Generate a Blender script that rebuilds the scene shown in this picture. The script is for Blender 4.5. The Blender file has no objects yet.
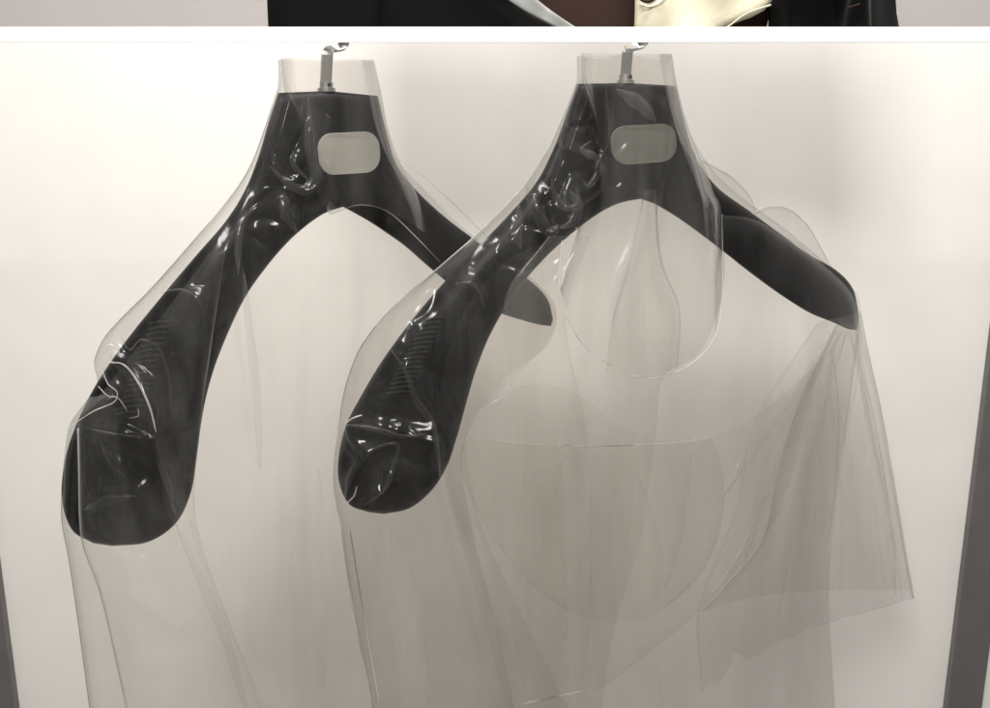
import bpy, math
import numpy as np
from mathutils import Vector, noise

S = bpy.context.scene
COL = S.collection
# ------------------------------------------------------------------ camera
CAM = Vector((0, 0, 1.5))
F = 962.0
PITCH = math.radians(13.5)
FW = Vector((0, math.cos(PITCH), -math.sin(PITCH)))
UP = Vector((0, math.sin(PITCH), math.cos(PITCH)))
RT = Vector((1, 0, 0))
cd = bpy.data.cameras.new('camera')
cam = bpy.data.objects.new('camera', cd); COL.objects.link(cam)
cam.location = CAM
cam.rotation_euler = (math.pi / 2 - PITCH, 0, 0)
cd.sensor_width = 36; cd.lens = F / 990 * 36; cd.clip_start = 0.01; cd.clip_end = 100
S.camera = cam

def ray(px, py):
    return FW + RT * ((px - 495) / F) + UP * (-(py - 354) / F)
def atY(px, py, Y):
    d = ray(px, py); return CAM + d * (Y / d.y)

TH = math.radians(31)
AX = Vector((math.cos(TH), math.sin(TH), 0))
NR = Vector((math.sin(TH), -math.cos(TH), 0))      # hanger normal, towards the viewer
class Frame:
    def __init__(s, px, Y):
        s.O = atY(px, 92, Y); s.cx = px
    def curve(s, px):                               # the arms of the hanger sweep backwards
        q = (px - s.cx) / 260.0
        return -0.045 * q * q
    def P(s, px, py, off=0.0):
        d = ray(px, py)
        t = (s.curve(px) + off - (CAM - s.O).dot(NR)) / d.dot(NR)
        return CAM + d * t

# ------------------------------------------------------------------ materials
def mat(name):
    m = bpy.data.materials.new(name); m.use_nodes = True
    return m, m.node_tree.nodes, m.node_tree.links, m.node_tree.nodes['Principled BSDF']
def bumped(m, nd, lk, b, scale, strength, dist=0.001, detail=6):
    tc = nd.new('ShaderNodeTexCoord'); n = nd.new('ShaderNodeTexNoise')
    n.inputs['Scale'].default_value = scale; n.inputs['Detail'].default_value = detail
    bp = nd.new('ShaderNodeBump'); bp.inputs['Strength'].default_value = strength; bp.inputs['Distance'].default_value = dist
    lk.new(tc.outputs['Object'], n.inputs['Vector']); lk.new(n.outputs['Fac'], bp.inputs['Height'])
    lk.new(bp.outputs['Normal'], b.inputs['Normal'])
    return tc, n
def plain(name, col, rough, metal=0.0, scale=60, strength=0.15, var=0.06, spec=0.5):
    m, nd, lk, b = mat(name)
    tc, n = bumped(m, nd, lk, b, scale, strength)
    n2 = nd.new('ShaderNodeTexNoise'); n2.inputs['Scale'].default_value = scale * 0.15; n2.inputs['Detail'].default_value = 4
    lk.new(tc.outputs['Object'], n2.inputs['Vector'])
    r = nd.new('ShaderNodeValToRGB')
    r.color_ramp.elements[0].position = 0.3; r.color_ramp.elements[1].position = 0.7
    r.color_ramp.elements[0].color = (*[c * (1 - var) for c in col], 1); r.color_ramp.elements[1].color = (*[min(1, c * (1 + var)) for c in col], 1)
    lk.new(n2.outputs['Fac'], r.inputs['Fac']); lk.new(r.outputs['Color'], b.inputs['Base Color'])
    b.inputs['Roughness'].default_value = rough; b.inputs['Metallic'].default_value = metal
    b.inputs['Specular IOR Level'].default_value = spec
    return m
M_WALL = plain('painted_panel', (0.85, 0.826, 0.79), 0.75, scale=90, strength=0.08, var=0.02)
M_WALL2 = plain('pinkish_wall', (0.40, 0.375, 0.37), 0.8, scale=90, strength=0.08, var=0.02)
M_TRACK = plain('white_enamel', (0.93, 0.93, 0.93), 0.35, scale=40, strength=0.03, var=0.01)
M_POST = plain('grey_metal', (0.165, 0.155, 0.155), 0.45, metal=0.3, scale=200, strength=0.06)
M_FLOOR = plain('floor_tone', (0.30, 0.27, 0.24), 0.6)
M_HANG = plain('black_hanger_plastic', (0.006, 0.006, 0.0063), 0.45, scale=500, strength=0.10, var=0.15, spec=0.14)
M_RIB = plain('black_rib_rubber', (0.012, 0.012, 0.0125), 0.6, scale=300, strength=0.1)
M_PLATE = plain('plate_warm_grey', (0.42, 0.41, 0.375), 0.55, scale=200, strength=0.1)
M_PLATE2 = plain('plate_dark_grey', (0.21, 0.205, 0.18), 0.55, scale=200, strength=0.1)
M_STEEL = plain('brushed_steel', (0.62, 0.62, 0.60), 0.35, metal=1.0, scale=260, strength=0.15)
M_BLACK = plain('black_wool', (0.0035, 0.0035, 0.0035), 0.9, scale=400, strength=0.3, spec=0.12)
M_BLACK2 = plain('black_satin', (0.004, 0.004, 0.004), 0.55, scale=120, strength=0.3, spec=0.2)
M_BROWN = plain('brown_cloth', (0.036, 0.018, 0.014), 0.85, scale=300, strength=0.3, spec=0.2)
M_CREAM = plain('cream_leather', (0.72, 0.67, 0.51), 0.45, scale=180, strength=0.2)
M_GREY = plain('grey_satin', (0.32, 0.33, 0.32), 0.35, scale=80, strength=0.4, var=0.35)

def film(name, tint=(0.944, 0.936, 0.924), haze=0.015, rough=0.19, nb=0.07, hazecol=(0.93, 0.92, 0.88), refl=0.036, edge=0.66, cloud=3.2):
    m = bpy.data.materials.new(name); m.use_nodes = True
    nd, lk = m.node_tree.nodes, m.node_tree.links
    for n in list(nd): nd.remove(n)
    out = nd.new('ShaderNodeOutputMaterial')
    tc = nd.new('ShaderNodeTexCoord')
    mp = nd.new('ShaderNodeMapping'); mp.inputs['Scale'].default_value = (1, 1, 0.35)
    n1 = nd.new('ShaderNodeTexNoise'); n1.inputs['Scale'].default_value = 30; n1.inputs['Detail'].default_value = 3
    n1.inputs['Distortion'].default_value = 1.2
    bp = nd.new('ShaderNodeBump'); bp.inputs['Strength'].default_value = nb; bp.inputs['Distance'].default_value = 0.004
    lk.new(tc.outputs['Object'], mp.inputs['Vector']); lk.new(mp.outputs['Vector'], n1.inputs['Vector'])
    lk.new(n1.outputs['Fac'], bp.inputs['Height'])
    # absorption grows with the path length inside the film
    lw = nd.new('ShaderNodeLayerWeight'); lw.inputs['Blend'].default_value = 0.35
    lk.new(bp.outputs['Normal'], lw.inputs['Normal'])
    mixc = nd.new('ShaderNodeMix'); mixc.data_type = 'RGBA'
    mixc.inputs['A'].default_value = (*tint, 1); mixc.inputs['B'].default_value = (*[c * edge for c in tint], 1)
    pw = nd.new('ShaderNodeMath'); pw.operation = 'POWER'; pw.inputs[1].default_value = 1.6
    lk.new(lw.outputs['Facing'], pw.inputs[0]); lk.new(pw.outputs[0], mixc.inputs['Factor'])
    tr = nd.new('ShaderNodeBsdfTransparent'); lk.new(mixc.outputs['Result'], tr.inputs['Color'])
    df = nd.new('ShaderNodeBsdfDiffuse'); df.inputs['Color'].default_value = (*hazecol, 1)
    tl = nd.new('ShaderNodeBsdfTranslucent'); tl.inputs['Color'].default_value = (*hazecol, 1)
    dm = nd.new('ShaderNodeMixShader'); dm.inputs[0].default_value = 0.5
    lk.new(df.outputs[0], dm.inputs[1]); lk.new(tl.outputs[0], dm.inputs[2])
    m1 = nd.new('ShaderNodeMixShader'); m1.inputs[0].default_value = haze
    mp2 = nd.new('ShaderNodeMapping'); mp2.inputs['Scale'].default_value = (34, 34, 4.5)
    n3 = nd.new('ShaderNodeTexNoise'); n3.inputs['Scale'].default_value = 1; n3.inputs['Detail'].default_value = 2.5; n3.inputs['Distortion'].default_value = 0.8
    mr = nd.new('ShaderNodeMapRange'); mr.inputs['From Min'].default_value = 0.35; mr.inputs['From Max'].default_value = 0.70
    mr.inputs['To Min'].default_value = haze * 0.25; mr.inputs['To Max'].default_value = haze * cloud
    lk.new(tc.outputs['Object'], mp2.inputs['Vector']); lk.new(mp2.outputs['Vector'], n3.inputs['Vector'])
    lk.new(n3.outputs['Fac'], mr.inputs['Value']); lk.new(mr.outputs['Result'], m1.inputs[0])
    lk.new(tr.outputs[0], m1.inputs[1]); lk.new(dm.outputs[0], m1.inputs[2])
    gl = nd.new('ShaderNodeBsdfGlossy'); gl.inputs['Roughness'].default_value = rough
    lk.new(bp.outputs['Normal'], gl.inputs['Normal'])
    # reflectance of a thin sheet from the angle (Schlick), the same on both faces
    l2 = nd.new('ShaderNodeLayerWeight'); l2.inputs['Blend'].default_value = 0.5
    lk.new(bp.outputs['Normal'], l2.inputs['Normal'])
    p5 = nd.new('ShaderNodeMath'); p5.operation = 'POWER'; p5.inputs[1].default_value = 4.0
    lk.new(l2.outputs['Facing'], p5.inputs[0])
    ma = nd.new('ShaderNodeMath'); ma.operation = 'MULTIPLY_ADD'; ma.inputs[1].default_value = 0.75; ma.inputs[2].default_value = refl
    lk.new(p5.outputs[0], ma.inputs[0])
    m2 = nd.new('ShaderNodeMixShader')
    lk.new(ma.outputs[0], m2.inputs[0]); lk.new(m1.outputs[0], m2.inputs[1]); lk.new(gl.outputs[0], m2.inputs[2])
    lk.new(m2.outputs[0], out.inputs['Surface'])
    return m
M_FILM = film('clear_vinyl')
M_FILM_B = film('clear_vinyl_back', tint=(0.947, 0.940, 0.93), rough=0.15, edge=0.88, nb=0.06, refl=0.03)
M_FILM_S = film('clear_vinyl_soft', tint=(0.968, 0.964, 0.95), haze=0.03, rough=0.15, edge=0.92, nb=0.05, refl=0.02, cloud=3.0)
M_FILM_SL = film('clear_vinyl_sleeve', tint=(0.95, 0.945, 0.935), haze=0.06, rough=0.2, edge=0.84, nb=0.05, refl=0.03, cloud=2.4)
M_FILM_Y = film('clear_vinyl_yoke', tint=(0.95, 0.947, 0.935), haze=0.007, rough=0.19, nb=0.05, refl=0.022, edge=0.8)
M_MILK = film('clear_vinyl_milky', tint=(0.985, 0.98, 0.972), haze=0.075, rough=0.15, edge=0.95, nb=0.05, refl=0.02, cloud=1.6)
M_SEAM = film('clear_vinyl_seam', tint=(0.74, 0.74, 0.71), haze=0.25, rough=0.12, nb=0.0)
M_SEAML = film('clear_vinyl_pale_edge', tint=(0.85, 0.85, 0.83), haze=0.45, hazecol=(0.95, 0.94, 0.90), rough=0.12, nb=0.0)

# ------------------------------------------------------------------ helpers
def tag(o, label=None, cat=None, group=None, kind=None):
    if label: o['label'] = label
    if cat: o['category'] = cat
    if group: o['group'] = group
    if kind: o['kind'] = kind
    return o
def mesh(name, verts, faces, m, parent=None, smooth=True):
    me = bpy.data.meshes.new(name); me.from_pydata([tuple(v) for v in verts], [], faces); me.validate(); me.update()
    if smooth: me.polygons.foreach_set('use_smooth', [True] * len(me.polygons))
    me.materials.append(m)
    o = bpy.data.objects.new(name, me); COL.objects.link(o)
    if parent:
        o.parent = parent; o.matrix_parent_inverse = parent.matrix_world.inverted()
    return o
def empty(name, loc, label, cat, group=None):
    o = bpy.data.objects.new(name, None); COL.objects.link(o); o.location = loc; o.empty_display_size = 0.02
    bpy.context.view_layer.update()
    return tag(o, label, cat, group)
def catmull(pts, n):
    p = np.array(pts, float)
    if len(p) == 2:
        t = np.linspace(0, 1, n)[:, None]; return p[0] * (1 - t) + p[1] * t
    q = np.vstack([2 * p[0] - p[1], p, 2 * p[-1] - p[-2]])
    L = np.concatenate([[0], np.cumsum(np.linalg.norm(np.diff(p, axis=0), axis=1))])
    out = []
    for d in np.linspace(0, L[-1], n):
        i = min(max(np.searchsorted(L, d, side='right') - 1, 0), len(p) - 2)
        t = (d - L[i]) / max(L[i + 1] - L[i], 1e-9)
        a, b, c, e = q[i], q[i + 1], q[i + 2], q[i + 3]
        out.append(0.5 * ((2 * b) + (-a + c) * t + (2 * a - 5 * b + 4 * c - e) * t * t + (-a + 3 * b - 3 * c + e) * t ** 3))
    return np.array(out)
def dist_poly(P, poly):
    poly = catmull(poly, max(8, 6 * len(poly))); best = np.full(P.shape[:-1], 1e9); par = np.zeros(P.shape[:-1])
    n = len(poly) - 1
    for i in range(n):
        a, b = poly[i], poly[i + 1]; ab = b - a
        t = np.clip(((P - a) @ ab) / (ab @ ab + 1e-9), 0, 1)
        d = np.linalg.norm(P - (a + t[..., None] * ab), axis=-1)
        k = d < best; best = np.where(k, d, best); par = np.where(k, (i + t) / n, par)
    return best, par
def grid_faces(nu, nv):
    return [(j * nu + i, j * nu + i + 1, (j + 1) * nu + i + 1, (j + 1) * nu + i) for j in range(nv - 1) for i in range(nu - 1)]
def coons(left, right, top, bottom, nu, nv):
    L, R = catmull(left, nv), catmull(right, nv)
    T = catmull(top or [left[0], right[0]], nu); B = catmull(bottom or [left[-1], right[-1]], nu)
    u = np.linspace(0, 1, nu)[None, :, None]; v = np.linspace(0, 1, nv)[:, None, None]
    G = (1 - u) * L[:, None] + u * R[:, None] + (1 - v) * T[None] + v * B[None]
    G -= (1 - u) * (1 - v) * L[0] + u * (1 - v) * R[0] + (1 - u) * v * L[-1] + u * v * R[-1]
    return G
def sheet(name, fr, left, right, top=None, bottom=None, base=0.02, edge=0.0, ep=0.45, ridges=(), nz=(0.003, 30, 1), nz2=(0, 12, 1), m=None,
          parent=None, nu=130, nv=170, seed=0, eside=(1, 1), drop=0.0, crump=()):
    """a clear sheet bounded by four curves, lying at a distance from the plane of the hanger; ridges are folds"""
    G = coons(left, right, top, bottom, nu, nv)
    u = np.linspace(0, 1, nu)[None, :]; v = np.linspace(0, 1, nv)[:, None]
    f = np.ones((nv, nu))
    if eside[0]: f = f * np.clip(u * 7, 0, 1) ** ep
    if eside[1]: f = f * np.clip((1 - u) * 7, 0, 1) ** ep
    off = edge + (base - edge) * f + drop * v
    for (poly, w, h) in ridges:
        d, par = dist_poly(G, poly)
        off = off + h * np.exp(-(d / w) ** 2 * 0.5) * np.sin(np.pi * np.clip(par * 0.94 + 0.03, 0, 1)) ** 0.5
    cm = []
    for (poly, w, amp, sc) in crump:
        d, _ = dist_poly(G, poly); cm.append((np.exp(-(d / w) ** 2), amp, sc))
    verts = []
    for j in range(nv):
        for i in range(nu):
            x, y = G[j, i]
            k = min(1.0, f[j, i] * 1.0)
            o = off[j, i]
            a, sc, st = nz
            if a: o += a * k * noise.noise(Vector((x / sc, y / (sc * st), seed * 7.3)))
            a, sc, st = nz2
            if a:
                r = noise.noise(Vector((x / sc + 2 * noise.noise(Vector((x / sc / 2, y / sc / 2, seed))), y / (sc * st), seed * 3.1 + 5)))
                o += a * k * (1 - 2 * abs(r))
            for (M_, a, sc) in cm:
                if M_[j, i] > 0.02:
                    q = Vector((x / sc, y / sc, seed * 1.7)); q += noise.noise_vector(q * 0.8) * 0.5
                    ds = noise.voronoi(q)[0]
                    o += a * M_[j, i] * k * (0.45 - ds[0] - 0.35 * math.exp(-((ds[1] - ds[0]) * 9) ** 2))
            verts.append(fr.P(x, y, o))
    return mesh(name, verts, grid_faces(nu, nv), m or M_FILM, parent)
def tube(name, pts3, r, m, parent, n=8, taper=False):
    V, Fc = [], []
    pts3 = [Vector(p) for p in pts3]; N = len(pts3)
    for i, p in enumerate(pts3):
        t = (pts3[min(i + 1, N - 1)] - pts3[max(i - 1, 0)]).normalized()
        a = t.cross(NR).normalized(); b = t.cross(a).normalized()
        rr = r * (math.sin(math.pi * (0.04 + 0.92 * i / (N - 1))) ** 0.5 if taper else 1)
        for k in range(n):
            c = 2 * math.pi * k / n
            V.append(p + a * (rr * math.cos(c)) + b * (rr * 0.6 * math.sin(c)))
    for i in range(N - 1):
        for k in range(n):
            Fc.append((i * n + k, i * n + (k + 1) % n, (i + 1) * n + (k + 1) % n, (i + 1) * n + k))
    Fc.append(tuple(range(n - 1, -1, -1))); Fc.append(tuple((N - 1) * n + k for k in range(n)))
    return mesh(name, V, Fc, m, parent)
def seam(name, fr, poly, off, r, parent, m=None, n=60, taper=True):
    c = catmull(poly, n)
    offs = off if callable(off) else (lambda x, y: off)
    return tube(name, [fr.P(x, y, offs(x, y)) for x, y in c], r, m or M_SEAM, parent, taper=taper)
def box(name, lo, hi, m, parent=None, bev=0.001):
    import bmesh
    bm = bmesh.new(); bmesh.ops.create_cube(bm, size=1)
    for v in bm.verts:
        v.co = Vector([lo[i] + (v.co[i] + 0.5) * (hi[i] - lo[i]) for i in range(3)])
    if bev: bmesh.ops.bevel(bm, geom=bm.edges[:], offset=bev, segments=3, profile=0.5, affect='EDGES')
    me = bpy.data.meshes.new(name); bm.to_mesh(me); bm.free(); me.materials.append(m)
    o = bpy.data.objects.new(name, me); COL.objects.link(o)
    if parent: o.parent = parent; o.matrix_parent_inverse = parent.matrix_world.inverted()
    return o

# ------------------------------------------------------------------ the setting
WY = 1.12
zt = atY(0, 34, WY).z
w = box('wall', (-1.6, WY, -0.1), (1.6, WY + 0.03, zt), M_WALL, bev=0); tag(w, 'smooth off white display wall behind the two hangers', 'wall', kind='structure')
w = box('upper_wall', (-1.6, WY + 0.003, zt), (1.6, WY + 0.03, zt + 0.9), M_WALL2, bev=0); tag(w, 'pinkish grey wall behind the hanging clothes at the top', 'wall', kind='structure')
fl = box('floor', (-1.6, -1.6, -0.13), (1.6, WY + 0.03, -0.1), M_FLOOR, bev=0); tag(fl, 'plain floor below the display wall', 'floor', kind='structure')
# posts, vertical, standing against the wall
def post(px0, px1, py, label):
    a, b = atY(px0, py, WY - 0.012), atY(px1, py, WY - 0.012)
    o = box('metal_post', (a.x, WY - 0.012, -0.1), (b.x, WY - 0.0005, atY(0, 27, WY - 0.012).z), M_POST, bev=0.001)
    tag(o, label, 'post', 'grey metal posts edging the wall panel')
post(947, 982, 708, 'grey metal post at the right edge of the white wall panel')
post(-24, 15, 708, 'grey metal post at the lower left edge of the white wall panel')
# white border band, built as a made-up hanging track
TY = 0.6985
a, b = atY(0, 42.5, TY), atY(0, 27, TY)
tr = box('border_track', (-0.9, TY, a.z), (0.9, TY + 0.0025, b.z), M_TRACK, bev=0.0002)
tag(tr, 'white horizontal border band, built as a track over the hanger hooks', 'track')
b_track = a.z

# ------------------------------------------------------------------ hangers
H1 = Frame(328, 0.70)
H2 = Frame(628, 0.70)
P1 = [((93, 543), (112, 546)), ((72, 530), (148, 542)), ((62, 500), (176, 523)), ((64, 465), (191, 492)), ((74, 430), (197, 455)), ((94, 388), (203, 412)),
      ((122, 346), (213, 372)), ((157, 302), (228, 333)), ((193, 259), (246, 296)), ((225, 222), (268, 265)), ((245, 190), (289, 241)),
      ((259, 155), (306, 226)), ((269, 120), (320, 216)), ((278, 93), (330, 211)), ((328, 91), (343, 207)), ((378, 96), (356, 214)),
      ((386, 130), (370, 222)), ((396, 163), (388, 234)), ((416, 190), (406, 247)), ((445, 217), (430, 268)), ((475, 240), (460, 292)),
      ((505, 263), (495, 311)), ((533, 283), (525, 321)), ((548, 300), (541, 325)), ((553, 319), (551, 326))]
P2 = [((368, 512), (384, 514)), ((350, 505), (410, 508)), ((340, 486), (432, 490)), ((338, 462), (447, 466)), ((345, 428), (456, 440)), ((362, 394), (465, 408)),
      ((388, 352), (476, 370)), ((425, 304), (492, 331)), ((464, 261), (516, 292)), ((503, 221), (545, 258)), ((535, 184), (575, 231)),
      ((553, 150), (598, 214)), ((566, 115), (615, 205)), ((577, 84), (628, 201)), ((628, 83), (641, 199)), ((676, 86), (655, 204)),
      ((684, 120), (675, 216)), ((695, 155), (695, 230)), ((716, 186), (720, 249)), ((748, 210), (748, 271)), ((778, 232), (778, 293)),
      ((808, 254), (808, 312)), ((836, 270), (832, 322)), ((853, 289), (848, 329)), ((859, 316), (857, 330))]
def make_hanger(fr, pairs, neck, plate, ribs, label, m_plate, hookpts, ferr, nribs):
    root = empty('clothes_hanger', fr.P(neck[0], neck[1], 0), label, 'clothes hanger', 'black hangers on the white track')
    # stations: split at the two sharp corners of the neck
    segs = [(0, 13), (13, 14), (14, 15), (15, 24)]
    U, L = [], []
    for a_, b_ in segs:
        n = (b_ - a_) * 6 + 1
        uu = []; ll = []
        for k in range(n):
            t = a_ + (b_ - a_) * k / (n - 1)
            i = min(int(t), b_ - 1); f = t - i
            def cr(w_):
                q = [np.array(pairs[min(max(j, a_), b_)][w_], float) for j in (i - 1, i, i + 1, i + 2)]
                if i - 1 < a_: q[0] = 2 * q[1] - q[2]
                if i + 2 > b_: q[3] = 2 * q[2] - q[1]
                return 0.5 * (2 * q[1] + (-q[0] + q[2]) * f + (2 * q[0] - 5 * q[1] + 4 * q[2] - q[3]) * f * f + (-q[0] + 3 * q[1] - 3 * q[2] + q[3]) * f ** 3)
            uu.append(cr(0)); ll.append(cr(1))
        if U: uu, ll = uu[1:], ll[1:]
        U += uu; L += ll
    N = len(U); V = []; Fc = []; surf = []
    NF = 24
    for i in range(N):
        t = i / (N - 1) * 24
        neckness = math.exp(-((t - 14) / 3.2) ** 4)
        p = 2.2 + 5 * neckness
        width = np.linalg.norm(U[i] - L[i]) * 0.00075
        T = min(0.011 + 0.010 * math.exp(-((t - 5) / 4.0) ** 2), width * 0.45) * (1 if 0 < i < N - 1 else 0.4)
        T *= 1 - 0.25 * neckness
        ring = []
        for s_ in (1, -1):
            rng = range(NF + 1) if s_ == 1 else range(NF - 1, 0, -1)
            for k in rng:
                w_ = 0.5 - 0.5 * math.cos(math.pi * k / NF)
                c = abs(2 * w_ - 1)
                h = T * max(0.0, 1 - c ** p) ** (1 / min(p, 3.0))
                q = U[i] * (1 - w_) + L[i] * w_
                o = s_ * h * (1.0 if s_ == 1 else 0.7)
                V.append(fr.P(q[0], q[1], o))
                if s_ == 1: surf.append((q[0], q[1], h))
        R = 2 * NF
    for i in range(N - 1):
        for k in range(R):
            Fc.append((i * R + k, (i + 1) * R + k, (i + 1) * R + (k + 1) % R, i * R + (k + 1) % R))
    Fc.append(tuple(range(R))); Fc.append(tuple((N - 1) * R + k for k in range(R - 1, -1, -1)))
    body = mesh('hanger_body', V, Fc, M_HANG, root)
    sf = np.array(surf)
    def so(x, y):
        d = (sf[:, 0] - x) ** 2 + (sf[:, 1] - y) ** 2
        ix = np.argsort(d)[:4]; wt = 1 / (d[ix] + 0.5); return float((sf[ix, 2] * wt).sum() / wt.sum())
    # recessed name plate
    cx = [p[0] for p in plate]; out = []
    (x0, y0), (x1, y1), (x2, y2), (x3, y3) = plate
    def bil(u_, v_):
        return ((1 - u_) * (1 - v_) * x0 + u_ * (1 - v_) * x1 + u_ * v_ * x2 + (1 - u_) * v_ * x3,
                (1 - u_) * (1 - v_) * y0 + u_ * (1 - v_) * y1 + u_ * v_ * y2 + (1 - u_) * v_ * y3)
    r_ = 0.24
    for (cu, cv, a0) in ((1 - r_, 0.40, -90), (1 - r_, 0.60, 0), (r_, 0.60, 90), (r_, 0.40, 180)):
        for k in range(11):
            an = math.radians(a0 + 9 * k)
            out.append(bil(cu + r_ * math.cos(an), cv + 0.40 * math.sin(an)))
    hs = max(so(x, y) for x, y in out) + 0.0007
    n = len(out); V = [fr.P(x, y, hs - 0.0003) for x, y in out]
    cxm, cym = np.mean([p[0] for p in out]), np.mean([p[1] for p in out])
    V += [fr.P(cxm + (x - cxm) * 0.985, cym + (y - cym) * 0.985, hs) for x, y in out]
    V += [fr.P(x, y, 0) for x, y in out]
    Fc = [tuple(range(n, 2 * n))] + [(k, (k + 1) % n, n + (k + 1) % n, n + k) for k in range(n)] + [(2 * n + k, 2 * n + (k + 1) % n, (k + 1) % n, k) for k in range(n)]
    mesh('name_plate', V, Fc, m_plate, root, smooth=False)
    # grip ribs on the near shoulder
    V, Fc = [], []
    (ax, ay), (bx_, by_) = ribs
    for i in range(nribs):
        t = i / (nribs - 1); x = ax + (bx_ - ax) * t; y = ay + (by_ - ay) * t; hl = 11 + 3 * t
        b0 = len(V); NN = 9
        for k in range(NN):
            s_ = k / (NN - 1) * 2 - 1; xx, yy = x + hl * s_, y - 1.5 * s_ + 1.2 * s_ * s_
            o = so(xx, yy); e = math.sqrt(max(0, 1 - s_ ** 4))
            V += [fr.P(xx, yy - 1.5, o - 0.0005), fr.P(xx, yy - 0.5, o + 0.0017 * e), fr.P(xx, yy + 0.5, o + 0.0017 * e), fr.P(xx, yy + 1.5, o - 0.0005)]
        for k in range(NN - 1):
            for q in range(3):
                Fc.append((b0 + 4 * k + q, b0 + 4 * (k + 1) + q, b0 + 4 * (k + 1) + q + 1, b0 + 4 * k + q + 1))
    mesh('grip_ribs', V, Fc, M_RIB, root, smooth=False)
    # hook: a flat steel strap, bent sideways and back, into the track
    V, Fc = [], []
    for (px_, py_, off, hw, dx, dn) in hookpts:
        c = fr.P(px_, py_, off)
        wv = (AX * dx + NR * dn + Vector((0, 0, -0.75 * dn))).normalized() * hw
        V.append((c, wv))
    VV = []
    for i, (c, wv) in enumerate(V):
        tn = (V[min(i + 1, len(V) - 1)][0] - V[max(i - 1, 0)][0]).normalized()
        th = tn.cross(wv).normalized() * 0.0009
        VV += [c - wv - th, c + wv - th, c + wv + th, c - wv + th]
    for i in range(len(V) - 1):
        for k in range(4):
            Fc.append((4 * i + k, 4 * i + (k + 1) % 4, 4 * i + 4 + (k + 1) % 4, 4 * i + 4 + k))
    Fc += [(3, 2, 1, 0), tuple(4 * (len(V) - 1) + k for k in range(4))]
    hk = mesh('hook', VV, Fc, M_STEEL, root, smooth=False)
    bv = hk.modifiers.new('bevel', 'BEVEL'); bv.width = 0.0003; bv.segments = 2
    fx, fy, fw, fh = ferr
    import bmesh
    bm = bmesh.new()
    c = fr.P(fx, fy, 0)
    for sx, rr, zz, hh in ((0, 0.0048, 0.001, 0.004), (0, 0.0064, -0.002, 0.0024)):
        g = bmesh.ops.create_cone(bm, cap_ends=True, segments=24, radius1=rr, radius2=rr, depth=hh)
        for v in g['verts']: v.co = v.co + c + Vector((0, 0, zz))
    me = bpy.data.meshes.new('hook_collar'); bm.to_mesh(me); bm.free(); me.materials.append(M_STEEL)
    o = bpy.data.objects.new('hook_collar', me); COL.objects.link(o); o.parent = root; o.matrix_parent_inverse = root.matrix_world.inverted()
    mesh('hook_rivet', [c + Vector((0.0012 * math.cos(k), 0, 0.0012 * math.sin(k))) + NR * (0.0045 if j else 0.0056) + Vector((0, 0, 0.0012)) for j in range(2) for k in np.linspace(0, 2 * math.pi, 12, endpoint=False)],
         [tuple(range(12, 24)), tuple(range(11, -1, -1))] + [(k, (k + 1) % 12, 12 + (k + 1) % 12, 12 + k) for k in range(12)], M_BLACK2, root, smooth=False)
    return root, so
hook1 = [(325.5, 92, 0, .0040, 1, 0), (326, 80, 0, .0041, 1, 0), (326.6, 66, 0, .0041, 1, 0), (327.2, 55, 0, .0042, 1, 0), (328, 51.5, -.001, .0042, 1, 0), (330.5, 49.5, -.003, .0038, .8, .5),
         (335, 48.8, -.004, .0034, .6, .8), (341, 47.4, -.003, .0034, .55, .85), (343.5, 45, -.002, .0036, .9, .3), (344.2, 42, -.001, .0037, 1, 0), (344.6, 38, 0, .0037, 1, 0)]
h1, so1 = make_hanger(H1, P1, (328, 92), [(316, 134), (379, 131), (381, 172), (320, 176)], ((160, 322), (130, 412)),
                      'wide black hanger with pale grey plate, its far arm crossing behind the other hanger', M_PLATE, hook1, (326.5, 87, 0, 0), 17)
hook2 = [(625, 84, 0, .0040, 1, 0), (625.6, 76, 0, .0041, 1, 0), (626.6, 64, 0, .0041, 1, 0), (627.6, 53, 0, .0042, 1, 0), (628.4, 50, -.001, .0042, 1, 0), (630.5, 48, -.003, .0038, .8, .5),
         (635, 46.6, -.004, .0034, .6, .8), (640, 45.2, -.003, .0034, .55, .85), (643, 43.2, -.002, .0036, .9, .3), (644.4, 41, -.001, .0037, 1, 0), (645, 37, 0, .0037, 1, 0)]
h2, so2 = make_hanger(H2, P2, (628, 84), [(609, 127), (676, 123), (677, 161), (613, 166)], ((434, 318), (398, 392)),
                      'wide black hanger with darker grey plate and its whole far arm in view', M_PLATE2, hook2, (625.5, 79, 0, 0), 16)

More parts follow.
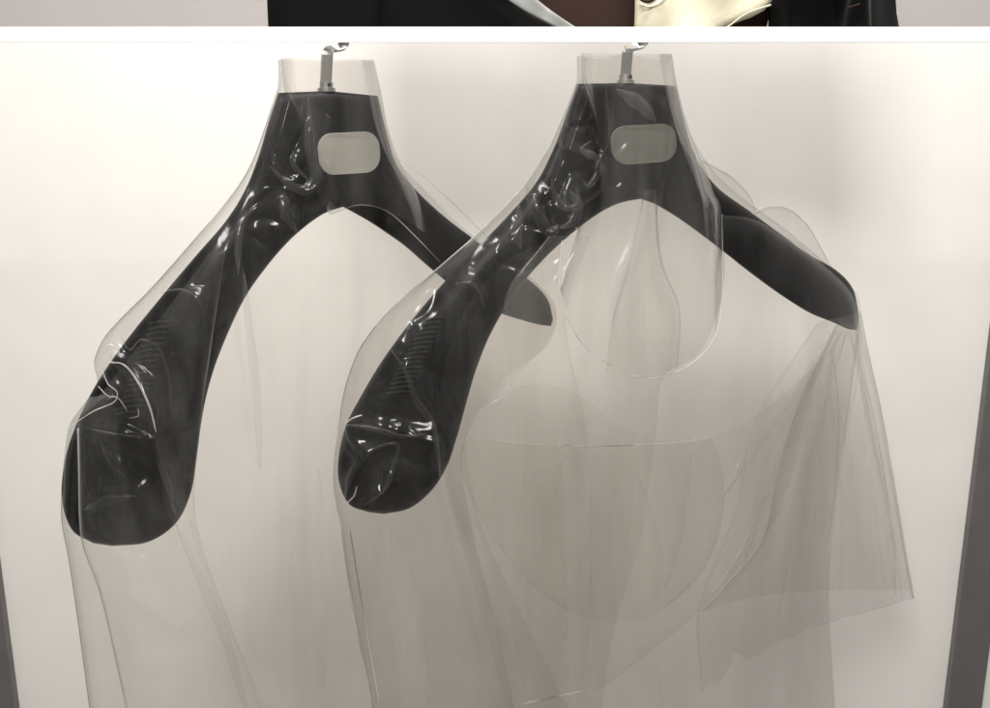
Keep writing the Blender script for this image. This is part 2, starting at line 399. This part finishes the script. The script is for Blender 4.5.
# ------------------------------------------------------------------ clear vinyl garments
GRP = 'clear vinyl garments on the black hangers'
g2 = empty('vinyl_garment', H2.P(628, 60, 0.02), 'clear vinyl garment with short sleeve and round neckline on the right hanger', 'garment', GRP)
sil2 = [(577, 56), (576, 84), (564, 115), (548, 150), (524, 186), (484, 228), (436, 270), (394, 306), (364, 342), (350, 372), (342, 402), (338, 430), (334, 458), (333, 482), (336, 505), (341, 528), (347, 570), (356, 628), (367, 680), (376, 725)]
arm2 = [(672, 55), (677, 85), (686, 122), (700, 152), (722, 180), (752, 205), (784, 228), (820, 258), (850, 285), (861, 312)]
wr2 = [  # creases over the near shoulder and neck
    ([(606, 90), (608, 120), (606, 150), (596, 170)], 4.35, 0.0052),
    ([(612, 88), (640, 112), (662, 128)], 7.25, 0.0039),
    ([(568, 150), (585, 160), (600, 175), (596, 190), (586, 200)], 5.8, 0.0052),
    ([(552, 180), (560, 205), (575, 212), (580, 195)], 5.8, 0.0052),
    ([(525, 185), (536, 205), (545, 230), (555, 240)], 5.8, 0.0065),
    ([(522, 200), (524, 235), (530, 260)], 5.8, -0.0052),
    ([(548, 240), (562, 218), (566, 190)], 5.8, 0.0052),
    ([(455, 285), (472, 284), (482, 296), (484, 308)], 4.35, 0.0052),
    ([(382, 338), (402, 352), (410, 380), (432, 420)], 7.25, 0.0039),
    ([(342, 422), (362, 425), (400, 432), (436, 442)], 7.25, 0.0078),
    ([(342, 424), (352, 442), (362, 458), (352, 480), (343, 506)], 7.25, 0.0091),
    ([(366, 400), (384, 402), (400, 396)], 11.6, 0.0078),
    ([(362, 462), (378, 448), (404, 446)], 5.8, 0.0052),
    ([(392, 470), (386, 490), (364, 508)], 5.8, 0.0052),
    ([(436, 430), (440, 460), (446, 500), (470, 600), (500, 700)], 5.8, 0.0065),
    ([(446, 480), (458, 520), (480, 590), (512, 690)], 5.8, 0.0052)]
sheet('front_panel', H2, sil2, [(565, 235), (590, 340), (640, 380), (700, 365), (724, 300), (724, 240)]
      and [(672, 55), (680, 100), (690, 150), (712, 190), (722, 215), (723, 290), (700, 352), (664, 377), (655, 440), (640, 540), (612, 640), (600, 725)],
      base=0.026, ridges=wr2, nz=(0.010, 42, 4), nz2=(0.0009, 55, 1.8), top=[(577, 56), (600, 59), (625, 54), (655, 60), (672, 55)], parent=g2, nu=230, nv=320, seed=3, eside=(1, 0),
      crump=[([(566, 120), (590, 150), (560, 200), (536, 240)], 38, 0.006, 44), ([(400, 380), (385, 440), (365, 500)], 50, 0.007, 60), ([(450, 290), (420, 340)], 30, 0.004, 60)])
# yoke, right of the neckline, from the far shoulder down
sheet('front_yoke', H2, [(562, 236), (505, 262), (460, 320), (440, 400), (445, 480), (478, 600), (512, 725)], [(722, 215), (760, 222), (820, 262), (858, 310), (850, 400), (829, 560), (836, 725)],
      top=[(562, 236), (560, 290), (578, 338), (612, 366), (648, 378), (684, 368), (712, 342), (722, 300), (722, 215)], base=0.024, edge=0.014, nz=(0.008, 45, 4), m=M_FILM_Y, parent=g2, nu=110, nv=160, seed=5, eside=(0, 1))
sheet('back_panel', H2, sil2, arm2 + [(858, 380), (842, 460), (829, 590), (836, 725)], base=-0.030, nz=(0.012, 50, 4), nz2=(0.002, 60, 3), m=M_FILM_B, parent=g2, nu=150, nv=200, seed=8)
sheet('collar', H2, [(581, 53), (582, 84), (588, 130), (590, 190), (576, 235), (560, 290)], [(672, 54), (677, 85), (687, 122), (697, 150), (714, 190), (722, 214), (722, 300)],
      bottom=[(560, 290), (578, 338), (612, 366), (648, 378), (684, 368), (712, 342), (722, 300)], base=0.032, nz=(0.003, 40, 3),
      ridges=[([(690, 150), (705, 195), (716, 215), (720, 270)], 5, 0.006), ([(700, 165), (708, 205), (713, 250)], 3, -0.005), ([(645, 160), (640, 230), (612, 300), (610, 365)], 6, 0.005), ([(652, 190), (648, 260), (660, 330)], 7, 0.005),
              ([(640, 90), (665, 120), (655, 200)], 6, 0.004)], parent=g2, nu=110, nv=150, seed=11)
sheet('collar_fold', H2, [(644, 190), (630, 260), (614, 320), (608, 372)], [(656, 190), (662, 260), (680, 310), (678, 368)], bottom=[(606, 372), (640, 379), (678, 368)], base=0.038, edge=0.03, nz=(0.003, 30, 3), nz2=(0.001, 24, 2), m=M_FILM_S, parent=g2, nu=50, nv=80, seed=21)
# the short sleeve on the far arm, with its turned hem
slL = [(818, 322), (792, 360), (752, 425), (738, 500), (716, 560), (699, 605), (697, 640), (702, 692)]
slR = [(861, 312), (868, 350), (882, 415), (897, 500), (907, 560), (914, 598)]
slB = [(702, 692), (722, 678), (736, 652), (748, 660), (775, 643), (830, 622), (880, 608), (914, 598)]
fan = [([(835, 325), (812, 370), (770, 450), (740, 560)], 6, 0.004), ([(838, 328), (826, 380), (838, 470), (842, 600)], 5, 0.005), ([(836, 328), (822, 400), (800, 500), (785, 620)], 5, 0.006),
       ([(830, 330), (810, 400), (790, 470), (760, 590)], 6, -0.005), ([(845, 330), (858, 420), (868, 500), (878, 600)], 5, 0.004), ([(850, 330), (866, 420), (884, 510), (898, 600)], 3, 0.005),
       ([(826, 330), (790, 400), (745, 470), (715, 600)], 7, 0.004)]
sheet('sleeve', H2, slL, slR, bottom=slB, base=0.012, edge=-0.004, ridges=fan, nz=(0.004, 30, 6), m=M_FILM_SL, parent=g2, nu=150, nv=150, seed=14)
sheet('sleeve_back', H2, [(835, 326), (800, 400), (778, 470), (762, 540), (722, 590), (700, 612)], slR, bottom=[(700, 612), (760, 596), (830, 590), (914, 590)], base=-0.02, edge=-0.004, nz=(0.004, 30, 6), nz2=(0.002, 25, 5), m=M_FILM_B, parent=g2, nu=90, nv=110, seed=15)
# inner layers, seen through the front
sheet('inner_layer', H2, [(468, 438), (459, 458), (470, 495), (498, 545), (532, 585), (566, 610)], [(712, 438), (724, 480), (720, 530), (700, 575), (668, 606)], top=[(468, 438), (530, 445), (620, 446), (680, 443), (712, 438)],
      bottom=[(566, 610), (600, 622), (640, 620), (668, 606)], base=-0.012, edge=-0.02, nz=(0.003, 40, 2), parent=g2, m=M_FILM_S, nu=100, nv=90, seed=31)
sheet('inner_back_layer', H2, [(505, 392), (482, 408), (466, 436), (462, 470), (482, 540), (510, 620), (525, 702)], [(835, 345), (822, 400), (800, 450), (775, 520), (730, 578), (680, 628), (600, 690)], top=[(505, 392), (535, 384), (580, 396), (625, 428), (670, 442), (715, 436), (775, 402), (835, 345)], bottom=[(525, 702), (560, 695), (600, 690)],
      base=-0.018, edge=-0.022, nz=(0.004, 50, 2.5), parent=g2, m=M_FILM_S, nu=100, nv=120, seed=33)
# seams
fo = lambda o: (lambda x, y: o)
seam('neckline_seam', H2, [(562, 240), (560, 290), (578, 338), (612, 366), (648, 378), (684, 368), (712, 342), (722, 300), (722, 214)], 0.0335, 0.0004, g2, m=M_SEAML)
seam('side_seam', H2, [(341, 528), (347, 570), (356, 628), (367, 680), (376, 725)], 0.004, 0.0006, g2, taper=False)
seam('side_seam', H2, [(350, 530), (358, 580), (370, 650), (383, 725)], 0.026, 0.0005, g2, taper=False)
seam('shoulder_seam', H2, sil2[1:12], 0.002, 0.0006, g2)
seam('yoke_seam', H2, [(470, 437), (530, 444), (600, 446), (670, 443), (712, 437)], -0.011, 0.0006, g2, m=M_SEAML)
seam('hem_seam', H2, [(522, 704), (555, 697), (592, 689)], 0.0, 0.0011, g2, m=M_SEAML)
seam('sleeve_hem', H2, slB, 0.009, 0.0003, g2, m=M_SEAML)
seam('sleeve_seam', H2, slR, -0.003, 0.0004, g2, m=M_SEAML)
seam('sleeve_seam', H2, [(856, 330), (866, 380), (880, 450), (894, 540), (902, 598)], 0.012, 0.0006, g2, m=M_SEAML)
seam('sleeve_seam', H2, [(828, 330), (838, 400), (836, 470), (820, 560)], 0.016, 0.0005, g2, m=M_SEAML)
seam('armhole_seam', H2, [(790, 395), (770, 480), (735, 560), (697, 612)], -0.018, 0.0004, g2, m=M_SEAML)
# loose puff of film standing over the far shoulder
def puff(fr, pts, o0, parent, seed, name='shoulder_fold'):
    return sheet(name, fr, pts[0], pts[1], base=o0, edge=-0.004, nz=(0.003, 25, 1), parent=parent, nu=40, nv=70, seed=seed, m=M_FILM)
puff(H2, ([(700, 160), (716, 168), (735, 180), (750, 196), (756, 212)], [(690, 160), (705, 185), (722, 196), (738, 206), (756, 214)]), -0.012, g2, 41)
puff(H2, ([(752, 215), (770, 207), (790, 210), (808, 226), (822, 250), (832, 270), (852, 292)], [(752, 218), (770, 228), (785, 238), (800, 248), (815, 262), (830, 275), (852, 294)]), -0.01, g2, 42)
seam('fold_edge', H2, [(752, 215), (770, 207), (790, 210), (808, 226), (822, 250), (832, 268), (850, 290), (862, 318)], -0.007, 0.0003, g2)
seam('fold_edge', H2, [(700, 160), (716, 168), (738, 182), (754, 205)], -0.007, 0.0003, g2)

# --- left garment
g1 = empty('vinyl_garment', H1.P(328, 60, 0.02), 'clear vinyl garment crumpled at the near shoulder of the left hanger', 'garment', GRP)
sil1 = [(278, 60), (277, 90), (266, 125), (251, 165), (230, 198), (192, 243), (152, 288), (118, 322), (102, 342), (94, 362), (97, 384), (84, 404), (70, 424), (65, 450), (62, 485), (62, 522), (69, 560), (78, 620), (86, 680), (92, 725)]
r1 = [(374, 62), (381, 92), (388, 128), (398, 160), (425, 190), (460, 225), (500, 256), (536, 282), (556, 315), (566, 380), (572, 460), (575, 560), (580, 725)]
wr1 = [
    ([(308, 95), (310, 130), (311, 160), (317, 180), (308, 190), (288, 182), (276, 168)], 5.8, 0.0078),
    ([(293, 155), (298, 170), (305, 182)], 4.35, 0.0052),
    ([(284, 196), (288, 215), (298, 232)], 7.25, 0.0052),
    ([(247, 190), (242, 215), (240, 250), (242, 310), (252, 400), (258, 460)], 5.8, 0.0065),
    ([(162, 292), (180, 291), (196, 298), (206, 316)], 5.8, 0.0052),
    ([(104, 352), (112, 350), (118, 360), (136, 378), (150, 405), (156, 432)], 5.8, 0.0104),
    ([(100, 372), (112, 388), (104, 402), (80, 420)], 5.8, 0.0104),
    ([(98, 360), (100, 380), (116, 398), (110, 404)], 5.8, -0.0078),
    ([(84, 430), (110, 432), (150, 438)], 7.25, 0.0078),
    ([(100, 440), (112, 460), (130, 482)], 5.8, 0.0039),
    ([(82, 505), (110, 498), (140, 488)], 5.8, 0.0039),
    ([(156, 436), (160, 470), (172, 505), (182, 525)], 5.8, 0.0065),
    ([(172, 350), (176, 400), (184, 450)], 5.8, 0.0039),
    ([(178, 520), (200, 570), (240, 660), (255, 725)], 10.15, 0.0052),
    ([(196, 525), (222, 590), (262, 690), (280, 725)], 8.7, 0.0052),
    ([(130, 590), (150, 605), (185, 632)], 7.25, 0.0039),
    ([(290, 400), (310, 440), (340, 460)], 13.05, 0.0039),
    ([(300, 250), (293, 400), (300, 600)], 9, 0.005), ([(345, 225), (352, 300), (345, 420)], 8, 0.004), ([(262, 330), (272, 450), (280, 600)], 7, 0.004),
    ([(380, 150), (395, 190), (412, 225)], 8.7, 0.0065)]
sheet('front_panel', H1, sil1, r1[:8] + [(556, 308), (548, 345), (502, 382), (463, 450), (475, 540), (500, 640), (518, 725)], eside=(1, 0), base=0.026, ridges=wr1, nz=(0.010, 42, 4), nz2=(0.0009, 55, 1.8), top=[(278, 60), (300, 57), (325, 62), (352, 59), (374, 62)], parent=g1, nu=230, nv=320, seed=2,
      crump=[([(296, 120), (290, 180), (262, 220)], 32, 0.006, 46), ([(110, 370), (130, 420), (110, 480), (130, 520)], 48, 0.008, 58), ([(190, 280), (150, 330)], 28, 0.004, 60)])
sheet('back_panel', H1, sil1, r1[:8] + [(556, 312), (545, 345), (500, 392), (467, 432), (480, 520), (515, 600), (560, 690), (575, 725)], eside=(1, 0), base=-0.030, nz=(0.012, 50, 4), nz2=(0.002, 60, 3), m=M_FILM_B, parent=g1, nu=130, nv=170, seed=9)
sheet('collar', H1, [(281, 58), (284, 90), (296, 130), (312, 175), (318, 200), (330, 215)], [(374, 60), (381, 92), (388, 128), (400, 162), (420, 200), (430, 236)], bottom=[(330, 215), (360, 206), (395, 215), (418, 240), (430, 236)][:3] + [(430, 236)],
      base=0.032, nz=(0.003, 40, 3), ridges=[([(392, 160), (402, 195), (420, 222)], 5, 0.005)], parent=g1, nu=80, nv=90, seed=12)
sheet('shoulder_layer', H1, [(78, 424), (79, 470), (80, 520), (86, 550), (100, 590), (114, 650), (130, 725)], [(232, 225), (214, 330), (200, 430), (196, 520), (225, 610), (270, 725)], base=0.03, edge=0.02, nz=(0.004, 40, 2), nz2=(0.002, 40, 3),
      parent=g1, nu=90, nv=130, seed=17, eside=(1, 1), m=M_FILM_S)
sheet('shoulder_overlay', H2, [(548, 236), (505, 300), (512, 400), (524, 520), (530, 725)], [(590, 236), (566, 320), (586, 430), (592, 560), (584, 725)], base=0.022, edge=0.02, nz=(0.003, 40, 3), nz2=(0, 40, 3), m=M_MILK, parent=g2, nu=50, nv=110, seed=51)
seam('side_seam', H1, [(78, 428), (79, 470), (80, 520), (84, 548), (100, 592), (114, 650), (130, 725)], 0.022, 0.0006, g1, taper=False)
seam('outer_seam', H1, sil1[14:], 0.0, 0.0004, g1, taper=False)
seam('shoulder_seam', H1, sil1[1:10], 0.002, 0.0006, g1)
seam('collar_edge', H1, [(332, 214), (360, 205), (388, 212), (415, 236), (440, 262)], 0.030, 0.0003, g1)
seam('fold_edge', H1, [(396, 158), (425, 178), (462, 212), (500, 250)], -0.006, 0.0003, g1)

M_SHEEN = film('clear_vinyl_sheen', tint=(0.95, 0.95, 0.945), haze=0.022, rough=0.2, nb=0.05, refl=0.02, edge=0.9)  # grey sheen along the folds, put into the film's pale haze
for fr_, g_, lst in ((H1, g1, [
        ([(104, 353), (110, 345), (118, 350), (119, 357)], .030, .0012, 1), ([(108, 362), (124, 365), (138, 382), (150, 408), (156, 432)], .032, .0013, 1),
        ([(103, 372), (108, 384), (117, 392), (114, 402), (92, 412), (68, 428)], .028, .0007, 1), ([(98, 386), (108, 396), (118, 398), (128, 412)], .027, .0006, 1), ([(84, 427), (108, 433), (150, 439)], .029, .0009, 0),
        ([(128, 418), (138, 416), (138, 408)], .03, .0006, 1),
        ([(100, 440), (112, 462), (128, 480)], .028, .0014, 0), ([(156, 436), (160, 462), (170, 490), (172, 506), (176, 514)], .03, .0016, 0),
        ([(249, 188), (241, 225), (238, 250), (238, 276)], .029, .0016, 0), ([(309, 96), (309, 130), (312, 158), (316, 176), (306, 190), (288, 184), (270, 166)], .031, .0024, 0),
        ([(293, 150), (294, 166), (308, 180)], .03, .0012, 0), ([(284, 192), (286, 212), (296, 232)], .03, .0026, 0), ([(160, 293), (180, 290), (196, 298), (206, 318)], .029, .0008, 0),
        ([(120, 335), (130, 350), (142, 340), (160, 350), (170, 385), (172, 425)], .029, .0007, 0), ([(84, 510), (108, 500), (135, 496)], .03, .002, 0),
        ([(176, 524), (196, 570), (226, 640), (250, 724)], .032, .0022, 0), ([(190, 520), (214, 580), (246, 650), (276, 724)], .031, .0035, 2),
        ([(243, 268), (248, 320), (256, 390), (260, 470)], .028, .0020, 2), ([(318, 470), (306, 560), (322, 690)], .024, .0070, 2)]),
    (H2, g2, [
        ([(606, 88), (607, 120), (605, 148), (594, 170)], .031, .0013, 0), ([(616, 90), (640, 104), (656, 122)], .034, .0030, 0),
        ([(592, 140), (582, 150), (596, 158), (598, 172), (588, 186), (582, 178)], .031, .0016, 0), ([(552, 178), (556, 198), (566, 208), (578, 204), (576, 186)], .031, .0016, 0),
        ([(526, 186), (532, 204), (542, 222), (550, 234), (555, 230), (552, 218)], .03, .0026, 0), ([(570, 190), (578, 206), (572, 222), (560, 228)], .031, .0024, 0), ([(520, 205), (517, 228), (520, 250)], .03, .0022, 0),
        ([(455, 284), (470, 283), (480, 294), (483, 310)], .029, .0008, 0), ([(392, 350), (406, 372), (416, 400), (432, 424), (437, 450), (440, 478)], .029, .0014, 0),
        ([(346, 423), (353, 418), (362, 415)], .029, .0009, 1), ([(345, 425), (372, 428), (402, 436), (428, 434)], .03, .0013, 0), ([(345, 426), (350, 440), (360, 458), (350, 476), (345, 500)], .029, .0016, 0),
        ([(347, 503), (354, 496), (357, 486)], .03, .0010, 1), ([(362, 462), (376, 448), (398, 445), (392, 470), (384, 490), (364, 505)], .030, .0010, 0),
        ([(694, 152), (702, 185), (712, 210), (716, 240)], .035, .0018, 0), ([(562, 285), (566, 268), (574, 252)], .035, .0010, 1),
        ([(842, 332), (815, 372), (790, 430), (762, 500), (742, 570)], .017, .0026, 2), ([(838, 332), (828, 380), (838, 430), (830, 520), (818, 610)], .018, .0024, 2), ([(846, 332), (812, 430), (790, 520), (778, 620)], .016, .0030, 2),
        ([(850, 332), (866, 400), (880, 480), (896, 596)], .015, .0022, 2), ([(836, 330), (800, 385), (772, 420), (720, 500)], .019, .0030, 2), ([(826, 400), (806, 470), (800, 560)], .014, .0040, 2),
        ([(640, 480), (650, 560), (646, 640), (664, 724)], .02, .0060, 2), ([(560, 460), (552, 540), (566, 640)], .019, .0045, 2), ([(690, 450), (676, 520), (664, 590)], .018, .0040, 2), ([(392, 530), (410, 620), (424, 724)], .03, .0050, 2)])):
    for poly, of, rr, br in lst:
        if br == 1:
            seam('crease_sheen', fr_, poly, of, rr * 0.62, g_, m=M_SEAML, n=40)  # bright glint along a rolled fold, painted as a pale tube
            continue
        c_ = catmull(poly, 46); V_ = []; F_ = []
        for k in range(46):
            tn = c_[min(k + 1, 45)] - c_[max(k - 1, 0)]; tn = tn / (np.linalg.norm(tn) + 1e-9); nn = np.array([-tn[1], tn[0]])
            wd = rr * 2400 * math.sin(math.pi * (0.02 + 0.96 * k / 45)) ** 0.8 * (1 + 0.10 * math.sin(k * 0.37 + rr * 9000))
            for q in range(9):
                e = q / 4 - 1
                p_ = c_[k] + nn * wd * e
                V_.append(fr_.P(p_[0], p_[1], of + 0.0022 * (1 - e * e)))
        mesh('crease_sheen', V_, grid_faces(9, 46), M_MILK if br == 2 else M_SHEEN, g_)  # soft sheen and sleeve streaks painted as hazy ribbons over the folds

# ------------------------------------------------------------------ clothes hanging above, behind the track
def cloth(name, label, cat, left, right, Y, m, thick=0.02, wave=0.006, wl=60, seed=0, bottom=None, top=None, group=None, parent=None):
    nu, nv = 60, 24
    G = coons(left, right, top, bottom, nu, nv); V = []
    for s_ in (0, 1):
        for j in range(nv):
            for i in range(nu):
                u = i / (nu - 1); e = (1 - abs(2 * u - 1) ** 6) ** 0.5
                x, y = G[j, i]
                wv = wave * noise.noise(Vector((x / wl, y / wl / 3, seed)))
                V.append(atY(x, y, Y + wv + (-1 if s_ == 0 else 1) * thick * 0.5 * e))
    n = nu * nv; Fc = grid_faces(nu, nv) + [tuple(n + q for q in reversed(f)) for f in grid_faces(nu, nv)]
    for i in range(nu - 1): Fc += [(i, n + i, n + i + 1, i + 1), ((nv - 1) * nu + i + 1, n + (nv - 1) * nu + i + 1, n + (nv - 1) * nu + i, (nv - 1) * nu + i)]
    o = mesh(name, V, Fc, m, parent)
    if label: tag(o, label, cat, group)
    return o
BT = 36
cloth('black_garment', 'plain matte black garment hanging leftmost above the track', 'garment', [(262, -260), (265, -60), (267, 0), (268.5, BT)], [(384, -260), (384, -60), (384, 0), (384, BT)], 0.80, M_BLACK, seed=1)
cloth('black_garment', 'wide black garment between the leftmost black one and the grey strap', 'garment', [(380, -260), (380, 0), (379.5, BT)], [(560, -260), (530, -60), (512, 0), (572, BT)], 0.79, M_BLACK, seed=2, wave=0.002)
cloth('brown_garment', 'dark brown cloth garment hanging between the grey strap and the cream leather', 'garment', [(500, -260), (500, -60), (500, 0), (500, BT)], [(640, -260), (638, -60), (636, 0), (634, BT)], 0.83, M_BROWN, seed=3, wave=0.003)
cloth('grey_strap', 'shiny grey satin strap slanting down in front of the brown garment', 'strap', [(440, -60), (505, -2), (553, 26), (572, BT)], [(470, -60), (535, -2), (574, 26), (594, BT)], 0.772, M_GREY, thick=0.003, wave=0.004, wl=18, seed=4)
cr = empty('cream_garment', atY(700, 30, 0.80), 'cream leather garment with curved dark trim hanging above the right hanger', 'garment')
cloth('leather_panel', None, None, [(636, -260), (635, -60), (635, 0), (634, BT)], [(772, -260), (771, -60), (771, 3), (728, 26), (712, BT)], 0.80, M_CREAM, seed=5, wave=0.02, wl=40, bottom=[(634, BT), (712, BT)], parent=cr)
cloth('dark_trim', None, None, [(771, 2), (745, 14), (728, 26), (715, BT)], [(773, -2), (770, 14), (767, 26), (766, BT)], 0.825, M_BROWN, thick=0.01, wave=0.003, seed=6, parent=cr)
def wtube(name, poly, Y, r, m, parent):
    return tube(name, [atY(x, y, Y) for x, y in catmull(poly, 30)], r, m, parent)
wtube('pocket_slit', [(638, -3), (644, 1), (650, 1.2), (656, -3)], 0.784, 0.0014, M_BROWN, cr)
wtube('piping', [(640, 4), (650, 6.5), (660, 3), (666, -4)], 0.784, 0.0009, M_CREAM, cr)
wtube('piping', [(771, 5), (748, 13), (732, 24), (722, 32)], 0.788, 0.0007, M_CREAM, cr)
bk = empty('black_garment', atY(830, 30, 0.80), 'creased black garment hanging rightmost above the track', 'garment')
cloth('cloth_panel', None, None, [(768, -260), (768, -60), (769, 10), (767, BT)], [(885, -260), (896, -60), (896, 5), (901, BT)], 0.80, M_BLACK2, wave=0.03, wl=26, seed=7, parent=bk)
wtube('folded_edge', [(848, 8), (866, 2), (880, -6)], 0.786, 0.0008, M_BROWN, bk)

# ------------------------------------------------------------------ light: shop lamps above
def area(name, loc, target, size, power, col=(1, 0.97, 0.925), sy=None):
    l = bpy.data.lights.new(name, 'AREA'); l.energy = power; l.color = col
    l.shape = 'RECTANGLE'; l.size = size; l.size_y = sy or size
    o = bpy.data.objects.new(name, l); COL.objects.link(o); o.location = loc
    o.rotation_euler = (Vector(target) - Vector(loc)).to_track_quat('-Z', 'Y').to_euler()
    return o
area('ceiling_lamp_wash', (0.12, 0.55, 2.45), (0.05, 1.12, 1.5), 0.7, 14.5, sy=0.25)
area('ceiling_lamp_key', (-0.25, -0.50, 2.45), (0, 0.9, 1.4), 0.5, 26)
W = bpy.data.worlds.new('World'); S.world = W; W.use_nodes = True
nd, lk = W.node_tree.nodes, W.node_tree.links
bg = nd['Background']; bg.inputs['Strength'].default_value = 0.325
# stand-in for the unseen shop: soft pale and dark noise, shaped for film reflections
tc = nd.new('ShaderNodeTexCoord'); n = nd.new('ShaderNodeTexNoise'); n.inputs['Scale'].default_value = 4.5; n.inputs['Detail'].default_value = 2
rp = nd.new('ShaderNodeValToRGB'); rp.color_ramp.elements[0].position = 0.40; rp.color_ramp.elements[1].position = 0.62
rp.color_ramp.elements[0].color = (0.12, 0.115, 0.11, 1); rp.color_ramp.elements[1].color = (1.8, 1.76, 1.70, 1)
lk.new(tc.outputs['Generated'], n.inputs['Vector']); lk.new(n.outputs['Fac'], rp.inputs['Fac']); lk.new(rp.outputs['Color'], bg.inputs['Color'])

S.render.engine = 'CYCLES'
S.cycles.transparent_max_bounces = 40
S.cycles.max_bounces = 8
S.cycles.sample_clamp_indirect = 4
S.view_settings.view_transform = 'Standard'; S.view_settings.look = 'None'
S.view_settings.exposure = 0; S.view_settings.gamma = 1
S.render.resolution_x = 1024; S.render.resolution_y = 732
